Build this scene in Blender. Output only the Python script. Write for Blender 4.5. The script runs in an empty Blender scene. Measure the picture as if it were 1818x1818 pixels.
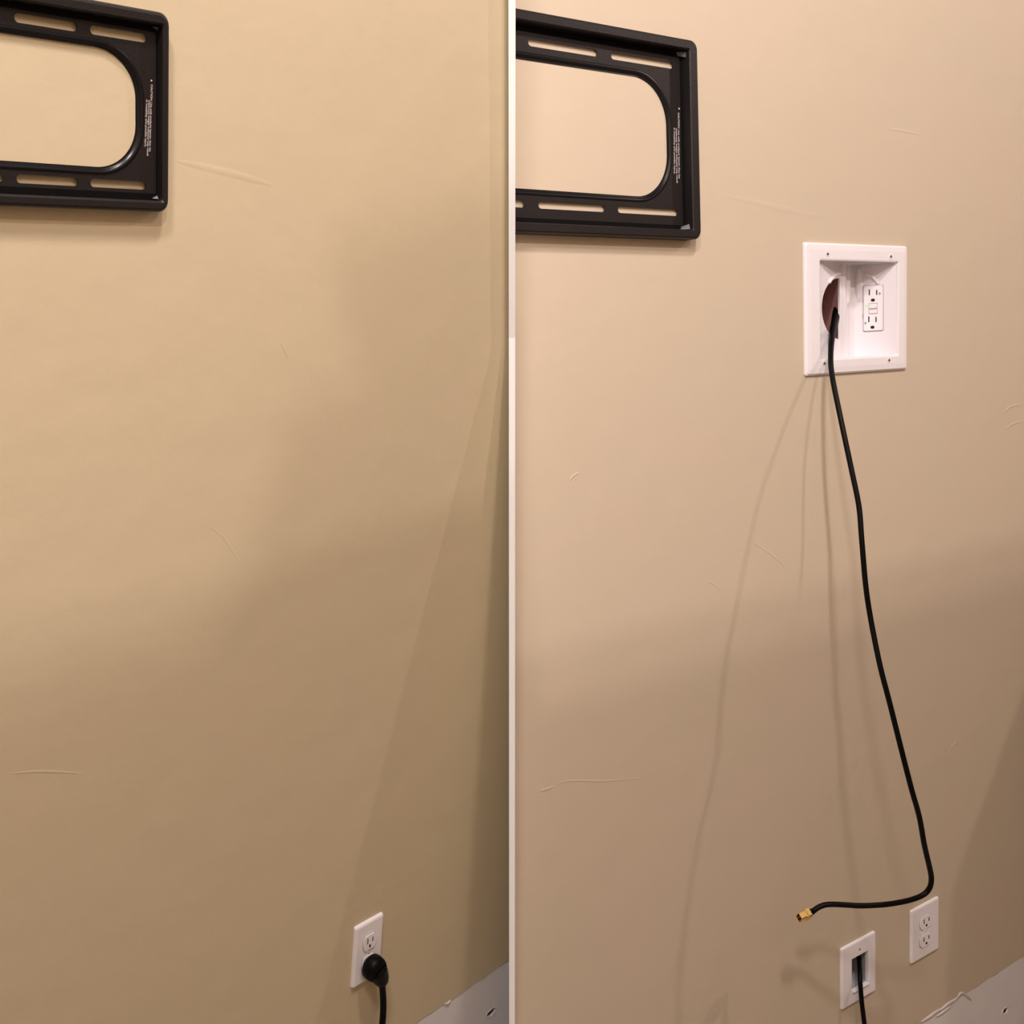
import bpy, bmesh, math, random
from mathutils import Vector, Matrix
random.seed(7)
scene = bpy.context.scene
COL = scene.collection
IMG = 1818.0
F_PX = 2000.0

# ------------------------------------------------------------------ camera
PITCH = math.radians(10.0)
CAM_Z = 1.60
cam_data = bpy.data.cameras.new('camera')
cam_data.sensor_width = 36.0
cam_data.lens = 36.0 * F_PX / IMG
cam_data.clip_start = 0.01
cam = bpy.data.objects.new('camera', cam_data)
COL.objects.link(cam)
cam.location = (0, 0, CAM_Z)
cam.rotation_euler = (math.radians(90) - PITCH, 0, 0)
scene.camera = cam
CAM_M = Matrix.Translation((0, 0, CAM_Z)) @ Matrix.Rotation(math.radians(90) - PITCH, 4, 'X')
CV = CAM_M @ Matrix.Diagonal((1, -1, -1, 1))          # x right, y down, z into the view

# the two wall bays: columns are along the wall, down the wall, into the wall
RA = Matrix(((0.8027519, 0.0437612, -0.5947053), (-0.1144499, 0.9900692, -0.0816342), (0.5852270, 0.1335960, 0.7997884)))
RB = Matrix(((0.6668907, -0.0954088, -0.7390223), (-0.1600971, 0.9502627, -0.2671512), (0.7277538, 0.2964760, 0.6184467)))
DA, DB = 1.214, 0.905


def wall_matrix(R, d):
    X, Y, Z = R.col[0], -R.col[1], -R.col[2]
    o = R.col[2] * d
    m = Matrix(((X.x, Y.x, Z.x, o.x), (X.y, Y.y, Z.y, o.y), (X.z, Y.z, Z.z, o.z), (0, 0, 0, 1)))
    return CV @ m


WA, WB = wall_matrix(RA, DA), wall_matrix(RB, DB)     # local: x along wall, y up, z out of the wall
CAM_P = Vector((0, 0, CAM_Z))


def on(M, px, py, h=0.0):
    """where the line of sight through a pixel meets the plane z = h of frame M, in M's coordinates"""
    d = (CV.to_3x3() @ Vector(((px - 909) / F_PX, (py - 909) / F_PX, 1.0)))
    Mi = M.inverted()
    o = Mi @ CAM_P
    dl = Mi.to_3x3() @ d
    t = (h - o.z) / dl.z
    return o + dl * t


# ------------------------------------------------------------------ world, lamps and added fills
world = bpy.data.worlds.new('world')
scene.world = world
world.use_nodes = True
bg = world.node_tree.nodes['Background']
bg.inputs[0].default_value = (1.0, 0.86, 0.80, 1)
bg.inputs[1].default_value = 0.03

LAMPS = [  # place in the right bay's frame (along, up, out), watts, radius, colour
    ((3.55, 1.75, 1.50), 82, 0.032, (1.0, 0.80, 0.73)),
    ((1.50, 1.90, 2.90), 76, 0.008, (1.0, 0.83, 0.77)),
    ((-0.20, 1.90, 2.80), 88, 0.008, (1.0, 0.88, 0.85)),
    ((-0.30, 1.50, 1.55), 90, 0.12, (1.0, 0.89, 0.87)),  # added fill to brighten the left bay, no known fixture
    ((0.50, 1.90, 1.50), 112, 0.10, (1.0, 0.87, 0.84)),  # added fill to balance wall brightness, no known fixture
]
for p, w, r, c in LAMPS:
    ld = bpy.data.lights.new('room_or_fill_lamp', 'POINT')
    ld.energy = w
    ld.color = c
    ld.shadow_soft_size = r
    lo = bpy.data.objects.new('room_or_fill_lamp', ld)
    lo.location = WA @ Vector(p)
    COL.objects.link(lo)

vs = scene.view_settings
vs.view_transform = 'Standard'
vs.look = 'None'
vs.gamma = 1.0
vs.use_curve_mapping = False
vs.exposure = 0.03


# ------------------------------------------------------------------ materials
def mat(name, col, rough=0.5, spec=0.5, metal=0.0, var=0.0, vscale=6.0, bump=0.0, bscale=80.0, coat=0.0):
    m = bpy.data.materials.new(name)
    m.use_nodes = True
    nt = m.node_tree
    b = nt.nodes['Principled BSDF']
    b.inputs['Base Color'].default_value = (*col, 1)
    b.inputs['Roughness'].default_value = rough
    b.inputs['Specular IOR Level'].default_value = spec
    b.inputs['Metallic'].default_value = metal
    b.inputs['Coat Weight'].default_value = coat
    tc = nt.nodes.new('ShaderNodeTexCoord')
    if var > 0:
        n = nt.nodes.new('ShaderNodeTexNoise')
        n.inputs['Scale'].default_value = vscale
        n.inputs['Detail'].default_value = 4
        nt.links.new(tc.outputs['Object'], n.inputs['Vector'])
        mx = nt.nodes.new('ShaderNodeMix')
        mx.data_type = 'RGBA'
        mx.inputs[6].default_value = (*[c * (1 - var) for c in col], 1)
        mx.inputs[7].default_value = (*[min(1, c * (1 + var)) for c in col], 1)
        nt.links.new(n.outputs['Fac'], mx.inputs[0])
        nt.links.new(mx.outputs[2], b.inputs['Base Color'])
    if bump > 0:
        n2 = nt.nodes.new('ShaderNodeTexNoise')
        n2.inputs['Scale'].default_value = bscale
        n2.inputs['Detail'].default_value = 3
        nt.links.new(tc.outputs['Object'], n2.inputs['Vector'])
        bp = nt.nodes.new('ShaderNodeBump')
        bp.inputs['Strength'].default_value = bump
        bp.inputs['Distance'].default_value = 0.002
        nt.links.new(n2.outputs['Fac'], bp.inputs['Height'])
        nt.links.new(bp.outputs['Normal'], b.inputs['Normal'])
    return m


def wall_paint(name, col, tint_a, tint_b):
    """flat tan emulsion: faint roller texture, trowel waves below it, slight blotches"""
    m = mat(name, col, 0.55, 0.25)
    nt = m.node_tree
    b = nt.nodes['Principled BSDF']
    tc = nt.nodes.new('ShaderNodeTexCoord')
    n = nt.nodes.new('ShaderNodeTexNoise')
    n.inputs['Scale'].default_value = 5.0
    n.inputs['Detail'].default_value = 5
    n.inputs['Roughness'].default_value = 0.6
    nt.links.new(tc.outputs['Object'], n.inputs['Vector'])
    mx = nt.nodes.new('ShaderNodeMix')
    mx.data_type = 'RGBA'
    mx.inputs[6].default_value = (*tint_a, 1)
    mx.inputs[7].default_value = (*tint_b, 1)
    nt.links.new(n.outputs['Fac'], mx.inputs[0])
    nt.links.new(mx.outputs[2], b.inputs['Base Color'])
    fine = nt.nodes.new('ShaderNodeTexNoise')
    fine.inputs['Scale'].default_value = 260
    fine.inputs['Detail'].default_value = 2
    big = nt.nodes.new('ShaderNodeTexNoise')
    big.inputs['Scale'].default_value = 14
    big.inputs['Detail'].default_value = 3
    for q in (fine, big):
        nt.links.new(tc.outputs['Object'], q.inputs['Vector'])
    b1 = nt.nodes.new('ShaderNodeBump')
    b1.inputs['Strength'].default_value = 0.10
    b1.inputs['Distance'].default_value = 0.001
    nt.links.new(fine.outputs['Fac'], b1.inputs['Height'])
    b2 = nt.nodes.new('ShaderNodeBump')
    b2.inputs['Strength'].default_value = 0.22
    b2.inputs['Distance'].default_value = 0.006
    nt.links.new(big.outputs['Fac'], b2.inputs['Height'])
    nt.links.new(b1.outputs['Normal'], b2.inputs['Normal'])
    nt.links.new(b2.outputs['Normal'], b.inputs['Normal'])
    return m


M_PAINT_L = wall_paint('tan_paint_left', (0.62, 0.53, 0.36), (0.610, 0.532, 0.352), (0.630, 0.526, 0.364))
M_PAINT_R = wall_paint('tan_paint_right', (0.62, 0.53, 0.40), (0.605, 0.532, 0.392), (0.630, 0.523, 0.404))
M_BARE = mat('bare_drywall', (0.80, 0.77, 0.77), 0.8, 0.2, var=0.08, vscale=9, bump=0.3, bscale=40)
M_CAULK = mat('torn_caulk', (0.72, 0.66, 0.64), 0.6, 0.3, bump=0.5, bscale=60)
M_TRIM = mat('white_trim', (0.95, 0.99, 1.0), 0.6, 0.2)
M_WHITE = mat('white_plastic', (0.90, 0.88, 0.91), 0.30, 0.5)
M_WHITE2 = mat('glossy_white_plastic', (0.86, 0.84, 0.88), 0.12, 0.7)
M_SHADE = mat('slot_dark', (0.02, 0.018, 0.018), 0.6, 0.2)
M_LINE = mat('grey_seam', (0.35, 0.32, 0.33), 0.6, 0.2)
M_BLACK = mat('black_powder_coat', (0.015, 0.0125, 0.0125), 0.42, 0.30, bump=0.15, bscale=500)
M_RIM_SHADE = mat('rim_shade_black', (0.003, 0.003, 0.003), 0.7, 0.1)
M_SHADED_EDGE = mat('shaded_glossy_edge', (0.006, 0.006, 0.007), 0.25, 0.35)
M_STEEL = mat('bare_steel', (0.11, 0.11, 0.12), 0.5, 0.4)
M_CABLE = mat('black_cable_jacket', (0.0015, 0.0015, 0.0015), 0.45, 0.14)
M_GOLD = mat('gold_plating', (1.0, 0.70, 0.27), 0.25, 0.5, metal=1.0)
M_PRINT = mat('white_print', (0.75, 0.68, 0.66), 0.6, 0.3)
M_CAVITY = mat('wall_cavity_board', (0.66, 0.44, 0.42), 0.85, 0.1, var=0.35, vscale=40)
M_GREY = mat('grey_plastic_tray', (0.33, 0.33, 0.37), 0.35, 0.4)
M_GREEN = mat('green_indicator', (0.35, 0.8, 0.35), 0.3, 0.5)
M_GREEN.node_tree.nodes['Principled BSDF'].inputs['Emission Color'].default_value = (0.4, 1.0, 0.3, 1)
M_GREEN.node_tree.nodes['Principled BSDF'].inputs['Emission Strength'].default_value = 0.25
M_FLOOR = mat('concrete_floor', (0.33, 0.29, 0.25), 0.7, 0.3, var=0.15, vscale=3)
M_BLOCKER = mat('blocker_board', (0.43, 0.35, 0.27), 0.6, 0.3, var=0.2, vscale=4)  # board colour of the added shadow blockers
M_CEIL = mat('ceiling_paint', (0.75, 0.70, 0.64), 0.8, 0.2)


# ------------------------------------------------------------------ helpers
def empty(name, M, label, cat, group=None):
    o = bpy.data.objects.new(name, None)
    o.empty_display_size = 0.03
    COL.objects.link(o)
    o.matrix_world = M
    o['label'] = label
    o['category'] = cat
    if group:
        o['group'] = group
    return o


def link(name, me, m, parent=None, M=None, smooth=False):
    o = bpy.data.objects.new(name, me)
    COL.objects.link(o)
    me.materials.clear()
    me.materials.append(m)
    if smooth:
        for p in me.polygons:
            p.use_smooth = True
    if parent:
        o.parent = parent
        if M is not None:
            o.matrix_local = M
    elif M is not None:
        o.matrix_world = M
    return o


def bm_mesh(bm, name='mesh'):
    bmesh.ops.recalc_face_normals(bm, faces=bm.faces)
    me = bpy.data.meshes.new(name)
    bm.to_mesh(me)
    bm.free()
    return me


def ring(x0, x1, y0, y1, r, n=5):
    r = max(1e-5, min(r, (x1 - x0) / 2 - 1e-5, (y1 - y0) / 2 - 1e-5))
    pts = []
    for cx, cy, a0 in ((x1 - r, y1 - r, 0), (x0 + r, y1 - r, 90), (x0 + r, y0 + r, 180), (x1 - r, y0 + r, 270)):
        for i in range(n + 1):
            a = math.radians(a0 + 90 * i / n)
            pts.append((cx + r * math.cos(a), cy + r * math.sin(a)))
    return pts


def loft(rings, cap0=False, cap1=False):
    """rings: lists of 3-D points, equal counts, each closed"""
    bm = bmesh.new()
    vs_ = [[bm.verts.new(p) for p in r] for r in rings]
    n = len(rings[0])
    for a, b in zip(vs_, vs_[1:]):
        for i in range(n):
            bm.faces.new((a[i], a[(i + 1) % n], b[(i + 1) % n], b[i]))
    if cap0:
        bm.faces.new(list(reversed(vs_[0])))
    if cap1:
        bm.faces.new(vs_[-1])
    return bm


def rr(box, inset, z, r, n=5):
    x0, x1, y0, y1 = box
    return [(x, y, z) for x, y in ring(x0 + inset, x1 - inset, y0 + inset, y1 - inset, r, n)]


def box_bm(x0, x1, y0, y1, z0, z1, bev=0.0):
    bm = bmesh.new()
    bmesh.ops.create_cube(bm, size=1)
    for v in bm.verts:
        v.co = Vector(((x0 + x1) / 2 + v.co.x * (x1 - x0), (y0 + y1) / 2 + v.co.y * (y1 - y0), (z0 + z1) / 2 + v.co.z * (z1 - z0)))
    if bev > 0:
        bmesh.ops.bevel(bm, geom=bm.edges[:], offset=bev, segments=2, affect='EDGES')
    return bm


def sheet(loops, z0, z1):
    """flat sheet with holes (first loop outside), thickness z0..z1, as a mesh"""
    cu = bpy.data.curves.new('outline', 'CURVE')
    cu.dimensions = '2D'
    cu.fill_mode = 'BOTH'
    cu.extrude = (z1 - z0) / 2
    for lp in loops:
        sp = cu.splines.new('POLY')
        sp.points.add(len(lp) - 1)
        for i, p in enumerate(lp):
            sp.points[i].co = (p[0], p[1], 0, 1)
        sp.use_cyclic_u = True
    ob = bpy.data.objects.new('outline', cu)
    me = bpy.data.meshes.new_from_object(ob)
    bpy.data.objects.remove(ob)
    bpy.data.curves.remove(cu)
    me.transform(Matrix.Translation((0, 0, (z0 + z1) / 2)))
    return me


def clip(me, M, co, no):
    """cut a mesh (in frame M) by a world plane and keep the side the normal points away from"""
    bm = bmesh.new()
    bm.from_mesh(me)
    bmesh.ops.remove_doubles(bm, verts=bm.verts, dist=1e-6)
    Mi = M.inverted()
    c = Mi @ Vector(co)
    n = (Mi.to_3x3() @ Vector(no)).normalized()
    g = bmesh.ops.bisect_plane(bm, geom=bm.verts[:] + bm.edges[:] + bm.faces[:], plane_co=c, plane_no=n, clear_outer=True)
    ed = [e for e in g['geom_cut'] if isinstance(e, bmesh.types.BMEdge)]
    try:
        bmesh.ops.holes_fill(bm, edges=ed, sides=0)
    except Exception:
        pass
    bm.to_mesh(me)
    bm.free()
    return me


def catmull(pts, sub=6):
    P = [Vector(p) for p in pts]
    P = [P[0] * 2 - P[1]] + P + [P[-1] * 2 - P[-2]]
    out = []
    for i in range(1, len(P) - 2):
        for k in range(sub):
            t = k / sub
            a, b, c, d = P[i - 1], P[i], P[i + 1], P[i + 2]
            out.append(0.5 * ((2 * b) + (c - a) * t + (2 * a - 5 * b + 4 * c - d) * t * t + (3 * b - a - 3 * c + d) * t ** 3))
    out.append(P[-2])
    return out


def tube(pts, radii, n=14, sx=1.0):
    bm = bmesh.new()
    rings = []
    T = [(pts[min(i + 1, len(pts) - 1)] - pts[max(i - 1, 0)]).normalized() for i in range(len(pts))]
    nrm = T[0].orthogonal().normalized()
    for i, p in enumerate(pts):
        nrm = (nrm - T[i] * nrm.dot(T[i])).normalized()
        bi = T[i].cross(nrm)
        r = radii[i] if isinstance(radii, list) else radii
        rings.append([p + (nrm * math.cos(2 * math.pi * k / n) + bi * math.sin(2 * math.pi * k / n)) * r for k in range(n)])
    bm.free()
    return loft(rings, True, True)


def disc_bm(cx, cy, r, z0, z1, n=20, flat=None, sx=1.0):
    pts = []
    for k in range(n):
        a = 2 * math.pi * k / n
        y = r * math.sin(a)
        if flat:
            y = max(-flat, min(flat, y))
        pts.append((cx + r * sx * math.cos(a), cy + y))
    return loft([[(x, y, z0) for x, y in pts], [(x, y, z1) for x, y in pts]], True, True)


T3 = Matrix.Translation

# ------------------------------------------------------------------ the setting
FIN_T = 0.0038           # half thickness of the white strip
u_ref = WA @ Vector((2.0, -1.47, 0))
FLOOR_Z = u_ref.z - 0.12
CEIL_Z = max((WA @ Vector(p)).z for p, *_ in LAMPS) + 0.12


def ragged(u0, u1, v, amp, step, seed):
    rnd = random.Random(seed)
    n = int((u1 - u0) / step)
    return [(u0 + (u1 - u0) * i / n, v + rnd.uniform(-amp, amp)) for i in range(n + 1)]


def rect(x0, x1, y0, y1):
    return [(x0, y0), (x1, y0), (x1, y1), (x0, y1)]


# box and low-voltage plate geometry in the right bay
H_PL = 0.005


def quad_box(M, tl, tr, br, bl, h):
    a, b, c, d = [on(M, *p, h) for p in (tl, tr, br, bl)]
    return ((a.x + d.x) / 2, (b.x + c.x) / 2, (c.y + d.y) / 2, (a.y + b.y) / 2)


BOX = quad_box(WA, (1429.3, 430), (1613.4, 436.2), (1608.7, 656.5), (1430.8, 668), H_PL)
BOXIN = quad_box(WA, (1455.4, 463.5), (1594.5, 465), (1592.2, 632), (1456.2, 636), H_PL)
OUT_R = quad_box(WA, (1618.2, 1618.9), (1667.2, 1592.4), (1667.5, 1684), (1620, 1712), H_PL)
LV = quad_box(WA, (1494.5, 1686.3), (1555.8, 1652.3), (1555, 1758), (1495.5, 1795.6), H_PL)
LVIN = quad_box(WA, (1512.2, 1704), (1541.8, 1687.7), (1542.2, 1744), (1513.6, 1762), H_PL)
a_, b_, d_ = on(WB, 630.9, 1649.1, H_PL), on(WB, 682.5, 1622.8, H_PL), on(WB, 628.5, 1755.8, H_PL)
OUT_L = ((a_.x + d_.x) / 2, b_.x, d_.y, (a_.y + b_.y) / 2)

VA_S = (on(WA, 1631.7, 1816.8).y + on(WA, 1818, 1698).y) / 2
VB_S = (on(WB, 744.8, 1812.5).y + on(WB, 903, 1705.4).y) / 2


def build_wall(name, M, u0, u1, vtop, vstrip, vbot, holes, paint, seed, side, hole_px):
    top = ragged(u0, u1, vstrip, 0.0022, 0.018, seed)
    outer = top + [(u1, vtop), (u0, vtop)]
    me = sheet([outer] + [rect(*h) for h in holes], -0.013, 0.0)
    me = clip(me, M, (0, 0, 0), (side, 0, 0))
    o = link(name, me, paint, None, M)
    o['kind'] = 'structure'
    # bare drywall below the paint, a screw hole punched in it
    hc = on(M, *hole_px, -0.002)
    hole = []
    rnd = random.Random(seed + 1)
    for k in range(14):
        a = 2 * math.pi * k / 14
        r = rnd.uniform(0.7, 1.15)
        hole.append((hc.x + 0.0095 * r * math.cos(a) * 1.1, hc.y + 0.0075 * r * math.sin(a)))
    me = sheet([rect(u0, u1, vbot, vstrip + 0.03), hole], -0.012, -0.0015)
    me = clip(me, M, (0, 0, 0), (side, 0, 0))
    s = link('bare_drywall', me, M_BARE, o, Matrix.Identity(4))
    s['label'] = 'bare whitish drywall band below the tan paint'
    bm = loft([[(hc.x + (x - hc.x) * k, hc.y + (y - hc.y) * k, z) for x, y in hole] for k, z in ((1.0, -0.006), (1.0, -0.0008), (1.12, 0.0002), (1.3, -0.0014))])
    for v in bm.verts:
        v.co += Vector((rnd.uniform(-1, 1), rnd.uniform(-1, 1), 0)) * 0.0008
    r_ = link('torn_hole_rim', bm_mesh(bm), M_CAULK, o, Matrix.Identity(4))
    me = sheet([[(hc.x + (x - hc.x) * 1.05, hc.y + (y - hc.y) * 1.05) for x, y in hole]], -0.0045, -0.0040)
    link('hole_bottom', me, M_SHADE, o, Matrix.Identity(4))
    return o


wl_ = build_wall('wall_left', WB, -3.0, 3.0, 2.4, VB_S, VB_S - 0.35, [], M_PAINT_L, 3, 1, (872, 1796))
wr_ = build_wall('wall_right', WA, -1.0, 5.5, 2.4, VA_S, VA_S - 0.35,
                 [(BOXIN[0] - .008, BOXIN[1] + .008, BOXIN[2] - .008, BOXIN[3] + .008),
                  (LVIN[0] - .006, LVIN[1] + .006, LVIN[2] - .006, LVIN[3] + .006)], M_PAINT_R, 5, -1, (1784, 1794))

# the white strip between the two bays: a thin board standing on edge
def cut_depth(M, py, h):
    return (CV.inverted() @ M @ on(M, 909, py, h)).z


front, back = [], []
for y in (-500, 600, 2300):
    for M_, h_, lst, f_ in ((None, 0, front, min), (None, 0, back, max)):
        z = f_(cut_depth(WA, y, 0.05 if f_ is min else -0.015), cut_depth(WB, y, 0.012 if f_ is min else -0.015))
        lst.append(CV @ Vector((0, (y - 909) / F_PX * z, z)))
bm = bmesh.new()
sec = []
for a, b in zip(front, back):
    sec.append([bm.verts.new((x, p.y, p.z)) for x, p in ((-FIN_T, a), (FIN_T, a), (FIN_T, b), (-FIN_T, b))])
for q0, q1 in zip(sec, sec[1:]):
    for i in range(4):
        j = (i + 1) % 4
        bm.faces.new((q0[i], q0[j], q1[j], q1[i]))
bm.faces.new(sec[0])
bm.faces.new(sec[-1][::-1])
fin = link('trim_1', bm_mesh(bm), M_TRIM)
fin['kind'] = 'structure'

# floor and ceiling of the room, both outside the picture
fl = link('floor', bm_mesh(box_bm(-3.5, 6.0, -4.0, 6.5, FLOOR_Z - 0.05, FLOOR_Z)), M_FLOOR)
fl['kind'] = 'structure'


# added board behind the camera, its top cut to shape shadows on the walls
prof_top = [(-3.2, 1.39), (-0.11, 1.405), (-0.065, 1.415), (-0.0525, 1.43), (-0.045, 1.45), (-0.04, 1.46), (-0.02, 1.47), (-0.02, 1.485), (-0.03, 1.49), (-0.015, 1.5), (0.025, 1.515), (0.029, 1.515), (0.031, 1.39), (0.31, 1.3875), (1.1554, 1.3534), (1.2308, 1.3669), (1.29, 1.383), (1.3449, 1.3911), (1.3481, 1.3443), (1.7154, 1.3443), (3.6, 1.344)]
pb = link('shadow_blocker_back', sheet([[(-3.2, -1.6)] + prof_top + [(3.6, -1.6)]], 2.20, 2.22), M_BLOCKER, None, WA)
pb['kind'] = 'structure'


# added slanted board out of view, placed to shade the lower right wall
bm = loft([[(2.60, .014, z), (3.3, 1.0, z), (3.9, 1.0, z), (3.9, -1.6, z), (2.40, -1.6, z), (2.42, -.34, z), (2.43, -.22, z)] for z in (.44, .46)], True, True)
t2 = link('shadow_blocker_right', bm_mesh(bm), M_BLOCKER, None, WA)
t2['kind'] = 'structure'


# ------------------------------------------------------------------ trowel marks and ridges on the paint
def ridge(parent, M, path, w, hgt, paint, name='trowel_ridge'):
    P = [on(M, *p, 0.0) for p in path]
    C_ = catmull([(p.x, p.y, 0) for p in P], 5)
    bm = bmesh.new()
    n = len(C_)
    rows = []
    for i, p in enumerate(C_):
        t = (C_[min(i + 1, n - 1)] - C_[max(i - 1, 0)]).normalized()
        s = Vector((-t.y, t.x, 0))
        k = math.sin(math.pi * (i + 0.3) / (n - 0.4)) ** 0.5 if 0 < i < n - 1 else 0.05
        rows.append([bm.verts.new(p + s * (w * e * k) + Vector((0, 0, z * hgt * k))) for e, z in ((-1, -0.05), (-.5, .6), (0, 1), (.5, .6), (1, -0.05))])
    for a, b in zip(rows, rows[1:]):
        for j in range(4):
            bm.faces.new((a[j], a[j + 1], b[j + 1], b[j]))
    return link(name, bm_mesh(bm), paint, parent, Matrix.Identity(4), True)


for path, w, hg in (
    ([(988, 1392), (1005, 1387), (1035, 1386), (1065, 1387), (1095, 1385), (1140, 1381)], .0022, .0005),
    ([(1010, 855), (1018, 845), (1030, 838)], .002, .0007),
    ([(1330, 960), (1355, 974), (1380, 993), (1396, 1010)], .0022, .0006),
    ([(1255, 1030), (1268, 1038), (1280, 1048)], .002, .0005),
    ([(1700, 1315), (1690, 1325), (1684, 1340)], .002, .0006),
    ([(1275, 345), (1330, 357), (1400, 373), (1480, 390)], .006, .0003),
    ([(1575, 228), (1600, 232), (1640, 240)], .003, .0005),
    ([(1512, 208), (1520, 230), (1524, 262)], .003, .0005),
    ([(1780, 735), (1795, 722), (1815, 718)], .003, .0006),
    ([(1785, 762), (1800, 752), (1818, 748)], .003, .0006),
    ([(955, 1405), (968, 1402), (985, 1396)], .003, .0006),
):
    ridge(wr_, WA, path, w, hg, M_PAINT_R)
for path, w, hg in (
    ([(310, 285), (370, 298), (430, 313), (490, 330)], .004, .00025),
    ([(497, 605), (505, 620), (512, 638)], .0016, .0005),
    ([(365, 930), (395, 952), (418, 985), (430, 1005)], .0016, .0002),
    ([(18, 1374), (60, 1370), (110, 1371), (150, 1374)], .0018, .0003),
):
    ridge(wl_, WB, path, w, hg, M_PAINT_L)

# torn caulk along the edge of the paint, right bay
rnd = random.Random(11)
for (xa, ya, xb, yb, w) in ((1634, 1815, 1672, 1790, .0045), (1664, 1797, 1704, 1766, .0035), (1662, 1806, 1690, 1785, .003), (1700, 1768, 1709, 1760, .003), (1709, 1762, 1724, 1775, .003)):
    path = [(xa + (xb - xa) * t + rnd.uniform(-1, 1), ya + (yb - ya) * t + rnd.uniform(-1, 1)) for t in (0, .25, .5, .75, 1)]
    ridge(wr_, WA, path, w, .0030, M_CAULK, 'torn_caulk')
for (xa, ya, xb, yb, w) in ((790, 1783, 800, 1776, .0015),):
    path = [(xa + (xb - xa) * t + rnd.uniform(-1, 1), ya + (yb - ya) * t + rnd.uniform(-1, 1)) for t in (0, .25, .5, .75, 1)]
    ridge(wl_, WB, path, w, .0022, M_CAULK, 'torn_caulk')


# ------------------------------------------------------------------ television wall mounts
def text_line(parent, M, s, p0, p1, h, width_px_m, bold=0.006):
    """one line of print running from pixel p0 down to pixel p1"""
    a, b = on(M, *p0, h), on(M, *p1, h)
    cu = bpy.data.curves.new('print', 'FONT')
    cu.body = s
    cu.size = 1.0
    cu.offset = bold
    ob = bpy.data.objects.new('print', cu)
    me = bpy.data.meshes.new_from_object(ob)
    bpy.data.objects.remove(ob)
    bpy.data.curves.remove(cu)
    xs = [v.co.x for v in me.vertices]
    L = max(xs) - min(xs)
    ln = (b - a).length
    me.transform(T3((-min(xs), 0, 0)))
    me.transform(Matrix.Diagonal((ln / L, width_px_m, 1, 1)))
    ang = math.atan2(b.y - a.y, b.x - a.x)
    me.transform(T3((a.x, a.y, h + 0.00025)) @ Matrix.Rotation(ang, 4, 'Z'))
    return me


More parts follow.
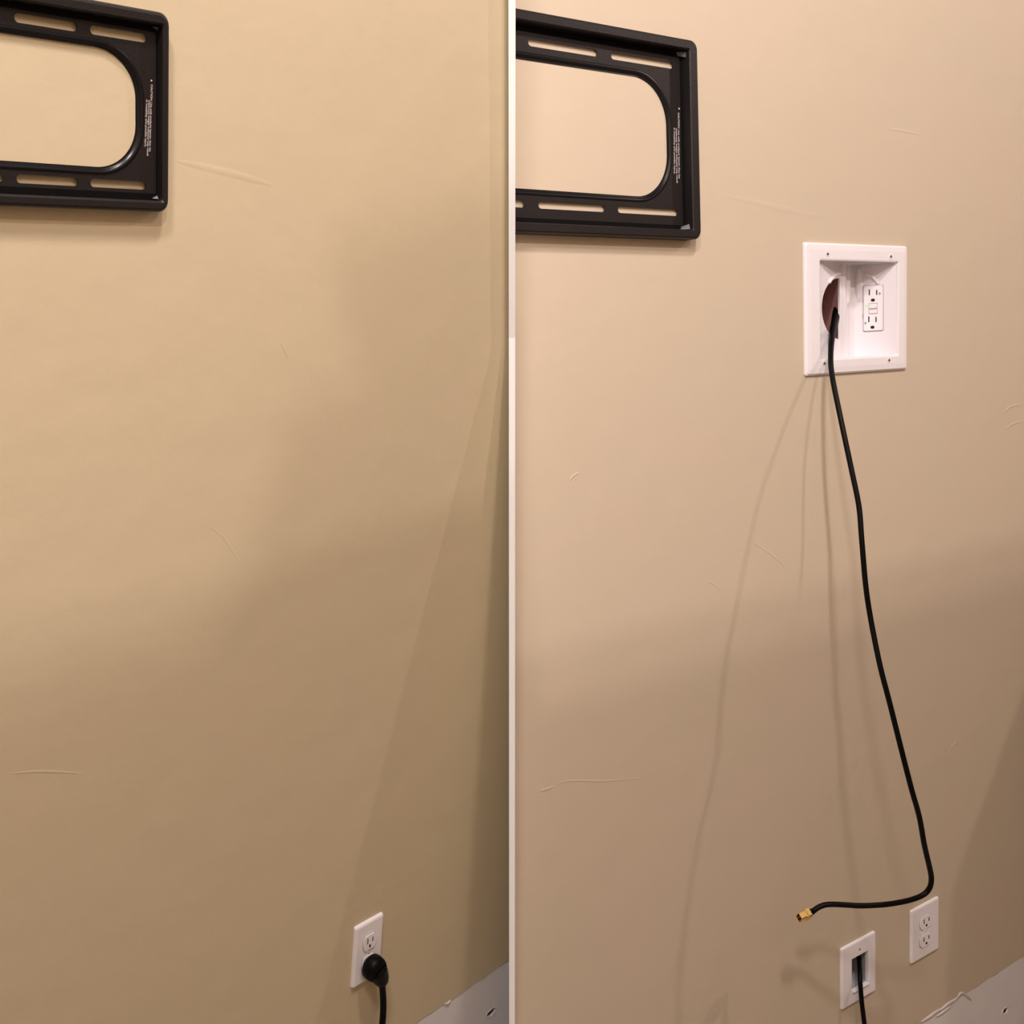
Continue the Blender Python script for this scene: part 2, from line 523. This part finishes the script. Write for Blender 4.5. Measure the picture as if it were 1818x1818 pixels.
def build_mount(M, q, label, side):
    """black pressed-steel plate: proud rim, recessed slotted plate, big round-cornered opening"""
    HP, HR = 0.0042, q['hr']
    t = lambda p, h: on(M, *p, h)
    y_top = sum(t(p, HR).y for p in q['top']) / len(q['top'])
    y_bot = sum(t(p, HR).y for p in q['bot']) / len(q['bot'])
    x_r = sum(t(p, HR).x for p in q['right']) / len(q['right'])
    x_l = q['x_l']
    yi_top = sum(t(p, HR).y for p in q['itop']) / len(q['itop'])
    yi_bot = sum(t(p, HR).y for p in q['ibot']) / len(q['ibot'])
    xi_r = sum(t(p, HR).x for p in q['iright']) / len(q['iright'])
    root = empty('wall_mount', M @ T3((x_r - 0.15, y_bot, 0)), label, 'wall mount')
    off = T3((-(x_r - 0.15), -y_bot, 0))

    def add(name, me, m, smooth=False, parent=root, mm=off):
        if side:
            me = clip(me, M, (FIN_T + 0.0003, 0, 0), (-1, 0, 0))
        return link(name, me, m, parent, mm, smooth)
    O = (x_l, x_r, y_bot, y_top)
    I = (x_l + (x_r - xi_r), xi_r, yi_bot, yi_top)

    def R(b, z, r, n=6):
        return [(x, y, z) for x, y in ring(*b, r, n)]

    def grow(b, g):
        return (b[0] - g, b[1] + g, b[2] - g, b[3] + g)
    cr = q['cr']
    bm = loft([R(O, 0.0005, cr), R(O, HR - 0.003, cr), R(grow(O, -0.0012), HR - 0.0008, cr), R(grow(O, -0.003), HR, cr * .8),
               R(grow(I, 0.0015), HR, 0.002), R(I, HR - 0.0015, 0.002), R(I, HP - 0.002, 0.002)])
    add('raised_rim', bm_mesh(bm), M_BLACK)
    # slotted plate
    op = q['open']
    ox_r = sum(t(p, HP).x for p in op['right']) / len(op['right'])
    oy_t = sum(t(p, HP).y for p in op['top']) / len(op['top'])
    oy_b = sum(t(p, HP).y for p in op['bot']) / len(op['bot'])
    OP = (x_l + (x_r - ox_r), ox_r, oy_b, oy_t)
    slots = []
    for row in ('slots_top', 'slots_bot'):
        ends = [(t(a, HP), t(b, HP)) for a, b in q[row]]
        yc = sum(a.y + b.y for a, b in ends) / (2 * len(ends))
        xs = [(a.x, b.x) for a, b in ends]
        w = xs[-2][1] - xs[-2][0]
        pitch = xs[-1][0] - xs[-2][0]
        first = xs[0] if len(xs) > 2 else xs[-2]
        k = 1
        while xs[-2][0] - pitch * k > x_l + 0.02 and k < 5:
            if len(xs) > 2 and k == 1:
                x1 = xs[0][1]
            else:
                x1 = xs[-2][0] - pitch * k + w
            slots.append((x1 - w, x1, yc))
            k += 1
        for a, b in xs[-2:]:
            slots.append((a, b, yc))
    sh = q['slot_h'] / 2
    gw = q['flange']
    loops = [ring(I[0], I[1] - 0.0004, I[2] + .0004, I[3] - .0004, 0.002, 2), ring(*grow(OP, gw), q['open_r'] + gw, 14)]
    loops += [ring(a, b, y - sh, y + sh, sh, 8) for a, b, y in slots]
    pl = add('slotted_plate', sheet(loops, HP - 0.0016, HP), M_BLACK)
    # rolled edge of the opening, its shade put in as a darker black
    bm = loft([R(grow(OP, gw), HP - .0002, q['open_r'] + gw, 14), R(grow(OP, gw * .8), HP + .0012, q['open_r'] + gw * .8, 14),
               R(grow(OP, gw * .35), HP - .0005, q['open_r'] + gw * .35, 14), R(OP, HP - .004, q['open_r'], 14),
               R(OP, 0.0008, q['open_r'], 14)])
    fl_ = add('opening_flange', bm_mesh(bm), M_SHADED_EDGE, True)
    # small steel chips in the two corners
    for (yy, s) in ((I[3], -1), (I[2], 1)):
        bm = bmesh.new()
        c = q['chip']
        vv = [bm.verts.new(p) for p in ((I[1] - c * 1.3, yy + s * .0015, HP + .0012), (I[1] - .0008, yy + s * .0015, HR - .006), (I[1] - .0008, yy + s * c, HR - .008), (I[1] - c * .9, yy + s * c * .7, HP + .0012))]
        vb = [bm.verts.new(v.co - Vector((0, 0, .001))) for v in vv]
        bm.faces.new(vv)
        bm.faces.new(vb[::-1])
        for i in range(4):
            bm.faces.new((vv[i], vv[(i + 1) % 4], vb[(i + 1) % 4], vb[i]))
        g = add('corner_gusset', bm_mesh(bm), M_STEEL)
        g['label'] = 'small bare steel corner gusset'
    g_ = q['shade_w']  # flat black strips paint the shade inside the rim
    for bx in ((x_l + .01, I[1] - .0006, I[3] - g_, I[3] - .0006), (x_l + .01, I[1] - .0006, I[2] + .0006, I[2] + g_), (I[1] - g_ * q.get('gk', .55), I[1] - .0006, I[2] + g_, I[3] - g_)):
        add('rim_shade_strip', bm_mesh(box_bm(bx[0], bx[1], bx[2], bx[3], HP - .0004, HP + .0003)), M_RIM_SHADE)
    # warning print
    for s, p0, p1 in q['text']:
        me = text_line(None, M, s, p0, p1, HP, q['text_h'])
        o = add('caution_text', me, M_PRINT)
        o['label'] = 'white printed caution line'
    # warning triangle
    a = t(q['tri'], HP)
    w = q['text_h'] * .62
    tri = [(a.x - .1 * w, a.y + .55 * w), (a.x - .1 * w, a.y - .55 * w), (a.x + .9 * w, a.y)]
    add('warning_triangle', sheet([tri], HP, HP + .0003), M_PRINT)
    return root


LINES = ('CAUTION: Use with products heavier than the', 'maximum weight indicated may result', 'in instability and possible injury.')
fin_x = on(WA, 900, 300, 0.03).x
build_mount(WA, dict(
    hr=0.021, cr=0.012, x_l=fin_x - 0.35,
    top=[(915, 12.6), (1226.7, 70.7)], bot=[(915, 411.9), (1238.8, 424.7)], right=[(1237.6, 84), (1247.3, 411.4)],
    itop=[(915, 34), (1222, 86.7)], ibot=[(915, 393), (1229, 408)], iright=[(1224.4, 100), (1231.7, 395)],
    open=dict(top=[(915, 104), (1127.5, 132.7)], bot=[(915, 333.6), (1140, 348)], right=[(1186, 230), (1187.5, 270)]),
    open_r=0.062, shade_w=0.008, flange=0.0088, slot_h=0.0094, chip=0.009,
    slots_top=[((937.5, 75), (1060.5, 95)), ((1085, 99.5), (1194.8, 115))],
    slots_bot=[((880, 360), (931, 362)), ((956, 364), (1073.8, 370.5)), ((1097, 371.6), (1203, 377.7))],
    text=[(LINES[0], (1203.2, 200), (1204.6, 317)), (LINES[1], (1199.6, 228), (1200.8, 325)), (LINES[2], (1196, 227), (1196.4, 309))],
    text_h=0.0046, tri=(1205, 193)),
    'black steel television wall mount up and left of the white recessed box', True)
sB = DB / 1.0327
build_mount(WB, dict(
    hr=0.0135, cr=0.009, x_l=0.05,
    top=[(171.6, 1), (294.8, 22.7)], bot=[(0, 366.3), (288.2, 376.7)], right=[(304.3, 36), (300.3, 372)],
    itop=[(20, 2), (290, 41.8)], ibot=[(0, 344), (286, 358)], iright=[(291.5, 60), (289, 340)],
    open=dict(top=[(0, 59.4), (190, 84)], bot=[(0, 286), (195, 297.5)], right=[(245.3, 160), (244.6, 240)]),
    open_r=0.036, shade_w=0.0055, gk=0.25, flange=0.0058, slot_h=0.0068, chip=0.004,
    slots_top=[((25.3, 30.5), (137.5, 48)), ((160, 53.5), (261.4, 67.8))],
    slots_bot=[((-60, 313), (6, 315)), ((29.3, 317.5), (139, 322.8)), ((160.6, 324.5), (259.6, 330))],
    text=[(LINES[0], (267.6, 150), (264.5, 269)), (LINES[1], (263.4, 178), (260.4, 276.6)), (LINES[2], (259.2, 177), (256.4, 261))],
    text_h=0.0025, tri=(268, 143)),
    'black steel television wall mount at the upper left corner of the left bay', False)


# ------------------------------------------------------------------ duplex outlets
def duplex(M, box, label, lower_free=True):
    x0, x1, y0, y1 = box
    w, h = x1 - x0, y1 - y0
    cx, cy = (x0 + x1) / 2, (y0 + y1) / 2
    sx, sy = w / 0.070, h / 0.114
    root = empty('wall_outlet', M @ T3((cx, y0, 0)), label, 'outlet', 'duplex outlets low on the wall')
    off = T3((-cx, -y0, 0))
    B = (x0 - .0004, x1 + .0004, y0 - .0004, y1 + .0004)
    bm = loft([rr(B, 0, 0.0001, .003), rr(B, 0.0002, 0.0022, .003), rr(B, .0012, .0042, .003), rr(B, .0035, H_PL, .002)], True, True)
    link('cover_plate', bm_mesh(bm), M_WHITE, root, off)
    for s in (1, -1):
        yc = cy + s * 0.0195 * sy
        bm = disc_bm(cx, yc, 0.0172, H_PL - .001, H_PL + .0004, 28, 0.0144 * sy, sx)
        link('receptacle_gap', bm_mesh(bm), M_LINE, root, off)
        bm = disc_bm(cx, yc, 0.0164, H_PL - .001, H_PL + .0018, 28, 0.0137 * sy, sx)
        f = link('receptacle_face', bm_mesh(bm), M_WHITE, root, off)
        for (dx, hh) in ((-.0063, .0045), (.0063, .0036)):
            z = H_PL + .0019
            link('blade_slot', bm_mesh(box_bm(cx + dx * sx - .0011 * sx, cx + dx * sx + .0011 * sx, yc + .003 * sy - hh, yc + .003 * sy + hh, z - .0015, z)), M_SHADE, f, Matrix.Identity(4))
        link('ground_hole', bm_mesh(disc_bm(cx, yc - .0075 * sy, .0025, H_PL + .0005, H_PL + .0019, 12, None, sx)), M_SHADE, f, Matrix.Identity(4))
    link('screw', bm_mesh(disc_bm(cx, cy, .0030, H_PL - .0005, H_PL + .0009, 14, None, sx)), M_WHITE, root, off)
    link('screw_slot', bm_mesh(box_bm(cx - .0005, cx + .0005, cy - .0026, cy + .0026, H_PL + .0005, H_PL + .0011)), M_LINE, root, off)
    return root, cx, cy, sx, sy


duplex(WA, OUT_R, 'white duplex outlet with both receptacles free, beside the cable pass-through plate')
_, pcx, pcy, psx, psy = duplex(WB, OUT_L, 'white duplex outlet in the left bay with the black plug in its lower receptacle')

# ------------------------------------------------------------------ black plug and cord in the left outlet
pc = on(WB, 662, 1717, 0.014)
root = empty('power_plug', WB @ T3((pc.x, pc.y, H_PL + .002)), 'black right-angle power plug with its cord, in the left outlet', 'plug')
Pi = (WB @ T3((pc.x, pc.y, H_PL + .002))).inverted() @ WB
zb = H_PL + .0021
R0 = 0.0172
rings_ = []
for (k, z) in ((.80, zb), (1.0, zb + .003), (1.02, zb + .009), (.98, zb + .015), (.82, zb + .019), (.5, zb + .021), (.15, zb + .0215)):
    rings_.append([(pc.x + R0 * .92 * k * math.cos(2 * math.pi * i / 32), pc.y + R0 * k * math.sin(2 * math.pi * i / 32), z) for i in range(32)])
link('plug_head', bm_mesh(loft(rings_, True, True)), M_CABLE, root, Pi, True)
zc = zb + .012
nk = [on(WB, 667, 1719, zc), on(WB, 672.5, 1729, zc), on(WB, 676.5, 1738, zc), on(WB, 678, 1744, zc)]
nk = catmull([tuple(p) for p in nk], 6)
link('strain_relief', bm_mesh(tube(nk, [(.0150 * (1 - i / (len(nk) - 1)) + .0082 * i / (len(nk) - 1)) for i in range(len(nk))], 18)), M_CABLE, root, Pi, True)
cp = [on(WB, x, y, h) for x, y, h in ((677.6, 1736, zc), (678.6, 1748, zc), (679.8, 1765, zc), (680.6, 1785, zc + .002), (680, 1803, zc + .004), (678.5, 1820, zc + .006), (675, 1850, zc + .008), (668, 1900, zc + .01), (664, 1960, zc))]
cp = catmull([tuple(p) for p in cp], 6)
link('cord', bm_mesh(tube(cp, .0044, 14)), M_CABLE, root, Pi, True)

# ------------------------------------------------------------------ recessed media box in the right bay
bx0, bx1, by0, by1 = BOX
root = empty('recessed_wall_box', WA @ T3(((bx0 + bx1) / 2, by0, 0)), 'white recessed wall box with a round cable opening and a built-in outlet', 'wall box')
off = T3((-(bx0 + bx1) / 2, -by0, 0))
I = BOXIN
bm = loft([rr(BOX, 0, 0.0002, .004), rr(BOX, 0.0004, .003, .004), rr(BOX, .0035, .0058, .004), rr(BOX, .012, .0066, .003),
           rr(I, -.003, .0066, .004), rr(I, -.0008, .0058, .003), rr(I, 0, .003, .003), rr(I, 0, -.004, .003)])
link('frame', bm_mesh(bm), M_WHITE, root, off)
for px, py in ((1469.3, 451), (1581.5, 455.5), (1578.3, 639.5), (1463.5, 645.5)):
    p = on(WA, px, py, .0068)
    s = link('screw', bm_mesh(disc_bm(p.x, p.y, .0042, .006, .0072, 16, None, 1.2)), M_WHITE, root, off)
    bm = box_bm(p.x - .0034, p.x + .0034, p.y - .0006, p.y + .0006, .0068, .0076)
    bm2 = box_bm(p.x - .0008, p.x + .0008, p.y - .0026, p.y + .0026, .0068, .0077)
    link('screw_cross', bm_mesh(bm), M_SHADE, s, Matrix.Identity(4))
    link('screw_cross', bm_mesh(bm2), M_SHADE, s, Matrix.Identity(4))
# inside: a profile in plan, (x, z), left to right
ym = (I[2] + I[3]) / 2
pyc = 548


def prof(px, z):
    return (on(WA, px, pyc, z).x, z)


P0 = (I[0], 0.002)
P1 = prof(1491.5, -.030)
P2 = (P1[0] + .002, P1[1] - .022)
P2b = prof(1517, -.058)
P3 = (I[1], 0.002)
FL = P1[0] - P0[0]


def panel_frame(A_, B_):
    """frame whose x runs from A_ to B_ in plan, z towards the room"""
    d = Vector((B_[0] - A_[0], 0, B_[1] - A_[1]))
    X = d.normalized()
    Y = Vector((0, 1, 0))
    Z = X.cross(Y)
    return Matrix(((X.x, Y.x, Z.x, A_[0]), (X.y, Y.y, Z.y, ym), (X.z, Y.z, Z.z, A_[1]), (0, 0, 0, 1))), d.length


hh = (I[3] - I[2]) / 2
# left panel with the D-shaped opening
ML, wl2 = panel_frame(P0, P1)
cD = []
c_t, c_b, c_l = on(WA @ ML, 1490.5, 494, 0), on(WA @ ML, 1490.5, 602, 0), on(WA @ ML, 1459, 546, 0)
rx = (wl2 - .0015) - c_l.x
ry = (c_t.y - c_b.y) / 2
yc = (c_t.y + c_b.y) / 2
for i in range(25):
    a = math.radians(90 + 180 * i / 24)
    cD.append((wl2 - .0015 + rx * math.cos(a), yc + ry * math.sin(a)))
me = sheet([rect(0, wl2, -hh, hh), cD], -.003, 0)
lp = link('cable_panel', me, M_WHITE2, root, off @ ML)
# rounded centre pillar
n = 14
prf = [P1]
for i in range(1, n):
    t_ = i / n
    x = P1[0] + (P2b[0] - P1[0]) * t_
    z = P1[1] + (P2b[1] - P1[1]) * t_ + .004 * math.sin(math.pi * t_ * 2)
    prf.append((x, z))
prf.append(P2b)
bm = bmesh.new()
ra = [[bm.verts.new((x, ym + s * hh, z)) for x, z in prf] for s in (-1, 1)]
for i in range(n):
    bm.faces.new((ra[0][i], ra[0][i + 1], ra[1][i + 1], ra[1][i]))
link('centre_column', bm_mesh(bm), M_WHITE2, root, off, True)
# right panel carrying the outlet
MR, wr2 = panel_frame(P2b, P3)
rp = link('outlet_panel', bm_mesh(box_bm(0, wr2, -hh, hh, -.003, 0)), M_WHITE2, root, off @ MR)
# top and bottom of the recess
for s, nm in ((1, 'recess_top'), (-1, 'recess_bottom')):
    bm = bmesh.new()
    pl_ = [P0] + prf + [P3]
    f0 = [bm.verts.new((x, ym + s * hh, z)) for x, z in pl_]
    f1 = [bm.verts.new((x, ym + s * (hh + .003), z)) for x, z in pl_]
    bm.faces.new(f0)
    bm.faces.new(f1)
    for i in range(len(pl_)):
        j = (i + 1) % len(pl_)
        bm.faces.new((f0[i], f0[j], f1[j], f1[i]))
    link(nm, bm_mesh(bm), M_WHITE2, root, off)
# moulded arches over the cable opening and over the outlet
for MM, path in ((ML, [(1472.5, 502), (1478, 494), (1486, 488), (1495, 484)]), (MR, [(1536.5, 485.5), (1546, 490), (1554, 497), (1560, 504)])):
    P = [on(WA @ MM, x, y, .001) for x, y in path]
    P = catmull([(p.x, p.y, .0002) for p in P], 5)
    link('moulded_arch', bm_mesh(tube(P, .0030, 12)), M_WHITE2, root, off @ MM, True)
# added shallow bumps that catch lamp glints, on the column and beside the outlet
MC, wc2 = panel_frame(P1, P2b)
for MM, cx_, cy_, w_ in ((MC, 1505, 508, .0062), (MR, 1525.5, 504, .0062)):
    p = on(WA @ MM, cx_, cy_, 0)
    rg = []
    for i in range(17):
        a = math.pi * (i / 16 - .5)
        k = max(.02, math.cos(a))
        rg.append([(p.x + w_ * k * math.cos(2 * math.pi * j / 24), p.y + .032 * math.sin(a), .0045 * k * math.sin(2 * math.pi * j / 24)) for j in range(24)])
    link('glint_bump', bm_mesh(loft(rg, True, True)), M_WHITE2, root, off @ MM, True)
# inside of the wall behind the opening
bm = loft([[(P0[0] - .004, ym - hh, -.004), (P1[0] + .0005, ym - hh, P1[1] - .0035), (P1[0] + .0005, ym + hh, P1[1] - .0035), (P0[0] - .004, ym + hh, -.004)],
           [(P0[0] - .004, ym - hh, -.085), (P1[0] + .045, ym - hh, -.110), (P1[0] + .045, ym + hh, -.110), (P0[0] - .004, ym + hh, -.085)]], False, True)
link('cavity_back', bm_mesh(bm), M_CAVITY, root, off)
# the built-in outlet
g0, g1 = on(WA @ MR, 1533, 508.5, .001), on(WA @ MR, 1567.5, 586.5, .001)
gc = ((g0.x + g1.x) / 2, (g0.y + g1.y) / 2)
gw, gh = (g1.x - g0.x), (g0.y - g1.y)
G = (gc[0] - gw / 2, gc[0] + gw / 2, gc[1] - gh / 2, gc[1] + gh / 2)
link('outlet_gap', bm_mesh(loft([rr(G, -.0009, .0001, .003), rr(G, -.0009, .0006, .003)], True, True)), M_LINE, root, off @ MR)
gf = link('outlet_face', bm_mesh(loft([rr(G, 0, .0002, .003), rr(G, 0, .0022, .003), rr(G, .0012, .003, .002)], True, True)), M_WHITE, root, off @ MR)
gf['label'] = 'rectangular white outlet with test buttons'
Id = Matrix.Identity(4)


def gpt(cx_, cy_):            # pixel of the 6.491x enlargement of the box
    return on(WA @ MR, 1410 + cx_ / 6.491, 410 + cy_ / 6.491, .003)


def gbox(name, cx_, cy_, wpx, hpx, m, z=.0035, base=.002):
    p = gpt(cx_, cy_)
    kx = gw / (234.0)
    ky = gh / (505.0)
    return link(name, bm_mesh(box_bm(p.x - wpx * kx / 2, p.x + wpx * kx / 2, p.y - hpx * ky / 2, p.y + hpx * ky / 2, base, z)), m, gf, Id)


for x, y, w, h in ((866, 708, 14, 64), (951, 708, 14, 54), (860, 1018, 14, 66), (943, 1020, 14, 58)):
    gbox('blade_slot', x, y, w, h, M_SHADE, .0032)
for x, y in ((907, 797), (902, 1110)):
    p = gpt(x, y)
    link('ground_hole', bm_mesh(disc_bm(p.x, p.y, .0030, .002, .0032, 14, .0026, 1.15)), M_SHADE, gf, Id)
for x, y in ((985, 722), (821, 1063)):
    gbox('round_mark', x, y, 22, 26, M_LINE, .0033)
for y in (864, 928):
    gbox('button_gap', 909, y, 104, 62 if y < 900 else 54, M_LINE, .0032)
    gbox('test_button', 909, y, 94, 50 if y < 900 else 42, M_WHITE, .0044)
gbox('indicator_light', 828, 862, 22, 20, M_GREEN, .0034)
for y in (798, 975):
    gbox('side_notch', 795, y, 8, 36, M_LINE, .0033)

# ------------------------------------------------------------------ cable pass-through plate
x0, x1, y0, y1 = LV
root = empty('cable_pass_through_plate', WA @ T3(((x0 + x1) / 2, y0, 0)), 'white cable pass-through plate with a recessed opening and a black cable running out', 'wall plate')
off = T3((-(x0 + x1) / 2, -y0, 0))
I2 = LVIN
bm = loft([rr(LV, 0, 0.0001, .003), rr(LV, 0.0002, .0024, .003), rr(LV, .0014, .0044, .003), rr(LV, .0035, H_PL, .002),
           rr(I2, -.001, H_PL, .0015), rr(I2, 0, H_PL - .001, .001), rr(I2, 0, -.003, .001)])
link('cover_plate', bm_mesh(bm), M_WHITE, root, off)
p = on(WA, 1526.3, 1685.3, H_PL)
link('screw', bm_mesh(disc_bm(p.x, p.y, .0024, .004, .0056, 12, None, 1.3)), M_LINE, root, off)
w2, h2 = I2[1] - I2[0], I2[3] - I2[2]
D = .034
bm = bmesh.new()     # scooped tray, open at the top into the wall
v = [bm.verts.new(p) for p in (
    (I2[0], I2[2], -.002), (I2[1], I2[2], -.002), (I2[1], I2[3], -.002), (I2[0], I2[3], -.002),
    (I2[0], I2[2] + h2 * .22, -D), (I2[1], I2[2] + h2 * .22, -D), (I2[1], I2[3], -D), (I2[0], I2[3], -D))]
for q in ((0, 1, 5, 4), (1, 2, 6, 5), (0, 4, 7, 3), (4, 5, 6, 7)):
    bm.faces.new([v[i] for i in q])
tr = link('recessed_tray', bm_mesh(bm), M_GREY, root, off)
tr['label'] = 'grey recessed tray behind the opening'
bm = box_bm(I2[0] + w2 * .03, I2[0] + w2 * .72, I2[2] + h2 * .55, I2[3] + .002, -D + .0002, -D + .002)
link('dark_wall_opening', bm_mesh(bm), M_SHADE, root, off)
bm = box_bm(I2[0] + .001, I2[1] - .001, I2[2] - .0008, I2[2] + .0018, -.001, .0085, .0006)
link('lower_lip', bm_mesh(bm), M_WHITE, root, off)


# ------------------------------------------------------------------ cables of the right bay
def cable_pts(spec):
    return catmull([tuple(on(WA, x, y, h)) for x, y, h in spec], 6)


def px_rad(pts, wpx):
    out = []
    Mi = CV.inverted() @ WA
    n_ = len(pts) - 1
    for i, p in enumerate(pts):
        z = (Mi @ p).z
        w = wpx if not isinstance(wpx, list) else wpx[0][1]
        out.append(w / 2 * z / F_PX)
    return out


spec = [(1490, 538, -.056), (1487.5, 547, -.048), (1485, 556, -.041), (1482, 572, -.029), (1478.5, 588, -.012), (1476, 606, .006), (1475, 625, .018), (1475, 645, .028), (1477, 664, .036), (1481.5, 690, .048), (1496, 760, .076),
        (1513, 840, .098), (1525, 900, .112), (1530, 960, .122), (1537, 1040, .131), (1546, 1100, .139), (1562, 1180, .160),
        (1580, 1250, .177), (1600, 1330, .193), (1618, 1400, .203), (1632, 1450, .200), (1641, 1500, .192), (1651, 1543, .184),
        (1653.5, 1562, .180), (1650, 1577, .176), (1640, 1588, .171), (1622, 1596, .164), (1600, 1601.5, .156), (1570, 1606, .144), (1530, 1608, .126), (1500, 1606.5, .112),
        (1480, 1605.5, .102), (1465, 1606.5, .094), (1453, 1611, .088), (1444, 1617.5, .084)]
P = cable_pts(spec)
base = on(WA, 1489, 548, -.052)
root = empty('video_cable', WA @ T3(tuple(P[0])), 'long black cable hanging from the white recessed box, its gold connector loose in the air', 'cable')
Pi = T3(-P[0])
rad = px_rad(P, 9.6)
for i in range(36):
    rad[i] *= 1.0 + .50 * (1 - max(0, i - 12) / 24)
link('cable_jacket', bm_mesh(tube(P, rad, 16)), M_CABLE, root, Pi, True)
# connector: boot, gold collar and hollow gold tongue
tip = on(WA, 1414.5, 1631.5, .076)
neck = P[-1]
ax = (tip - neck).normalized()
up = Vector((0, 0, 1))
up = (up - ax * up.dot(ax)).normalized()
sd = ax.cross(up)
L = (tip - neck).length
camdir = (WA.inverted() @ CAM_P - neck).normalized()
vert = (camdir.cross(ax)).normalized()      # image 'thickness' direction
Fc = Matrix(((ax.x, vert.x, camdir.x, neck.x), (ax.y, vert.y, camdir.y, neck.y), (ax.z, vert.z, camdir.z, neck.z), (0, 0, 0, 1)))
Fc = Matrix.Translation(neck) @ Matrix.Rotation(0, 4, 'X') @ T3(-neck) @ Fc
# tilt the open end towards the camera so that its mouth shows
Ry = Matrix.Rotation(math.radians(-24), 4, 'Y')
Fc = Fc @ T3((L * .25, 0, 0)) @ Ry @ Matrix.Rotation(math.radians(10), 4, 'X')
px = (CV.inverted() @ WA @ neck).z / F_PX     # metres per pixel there
bm = tube([Fc @ Vector((t_ * px, 0, 0)) for t_ in (-9, -6, -3, 0, 2)], [5.2 * px, 5.6 * px, 6.2 * px, 6.8 * px, 6.4 * px], 16)
link('cable_boot', bm_mesh(bm), M_CABLE, root, Pi, True)


def shell(x, w, h, r=.3):
    return [Fc @ Vector((x * px, a * px, b * px)) for a, b in ring(-h, h, -w, w, r * h, 3)]


bm = loft([shell(0, 11, 7.5), shell(1, 12.5, 9), shell(9, 12.5, 9), shell(11, 11.5, 7.8)], True, True)
link('gold_collar', bm_mesh(bm), M_GOLD, root, Pi)
bm = loft([shell(10, 10, 6.6), shell(24, 10, 6.6), shell(24, 9.0, 5.4), shell(12, 9.0, 5.4)], False, True)
for f in bm.faces:
    pass
link('gold_tongue', bm_mesh(bm), M_GOLD, root, Pi)
bm = loft([shell(12, 7.0, 1.6), shell(20, 7.0, 1.6)], True, True)
link('contact_block', bm_mesh(bm), M_SHADE, root, Pi)

spec = [(1522, 1692, -.024), (1524, 1697, -.018), (1525.5, 1706, -.010), (1526.5, 1718, .004), (1527, 1732, .014), (1527.3, 1745, .019), (1528.3, 1760, .022), (1530, 1780, .025), (1532.5, 1800, .027), (1535, 1820, .029), (1539, 1850, .03), (1545, 1900, .03), (1550, 1960, .02)]
P = cable_pts(spec)
root = empty('data_cable', WA @ T3(tuple(P[0])), 'short black cable coming out of the pass-through plate and dropping out of the picture', 'cable')
link('cable_jacket', bm_mesh(tube(P, px_rad(P, 8.2), 14)), M_CABLE, root, T3(-P[0]), True)
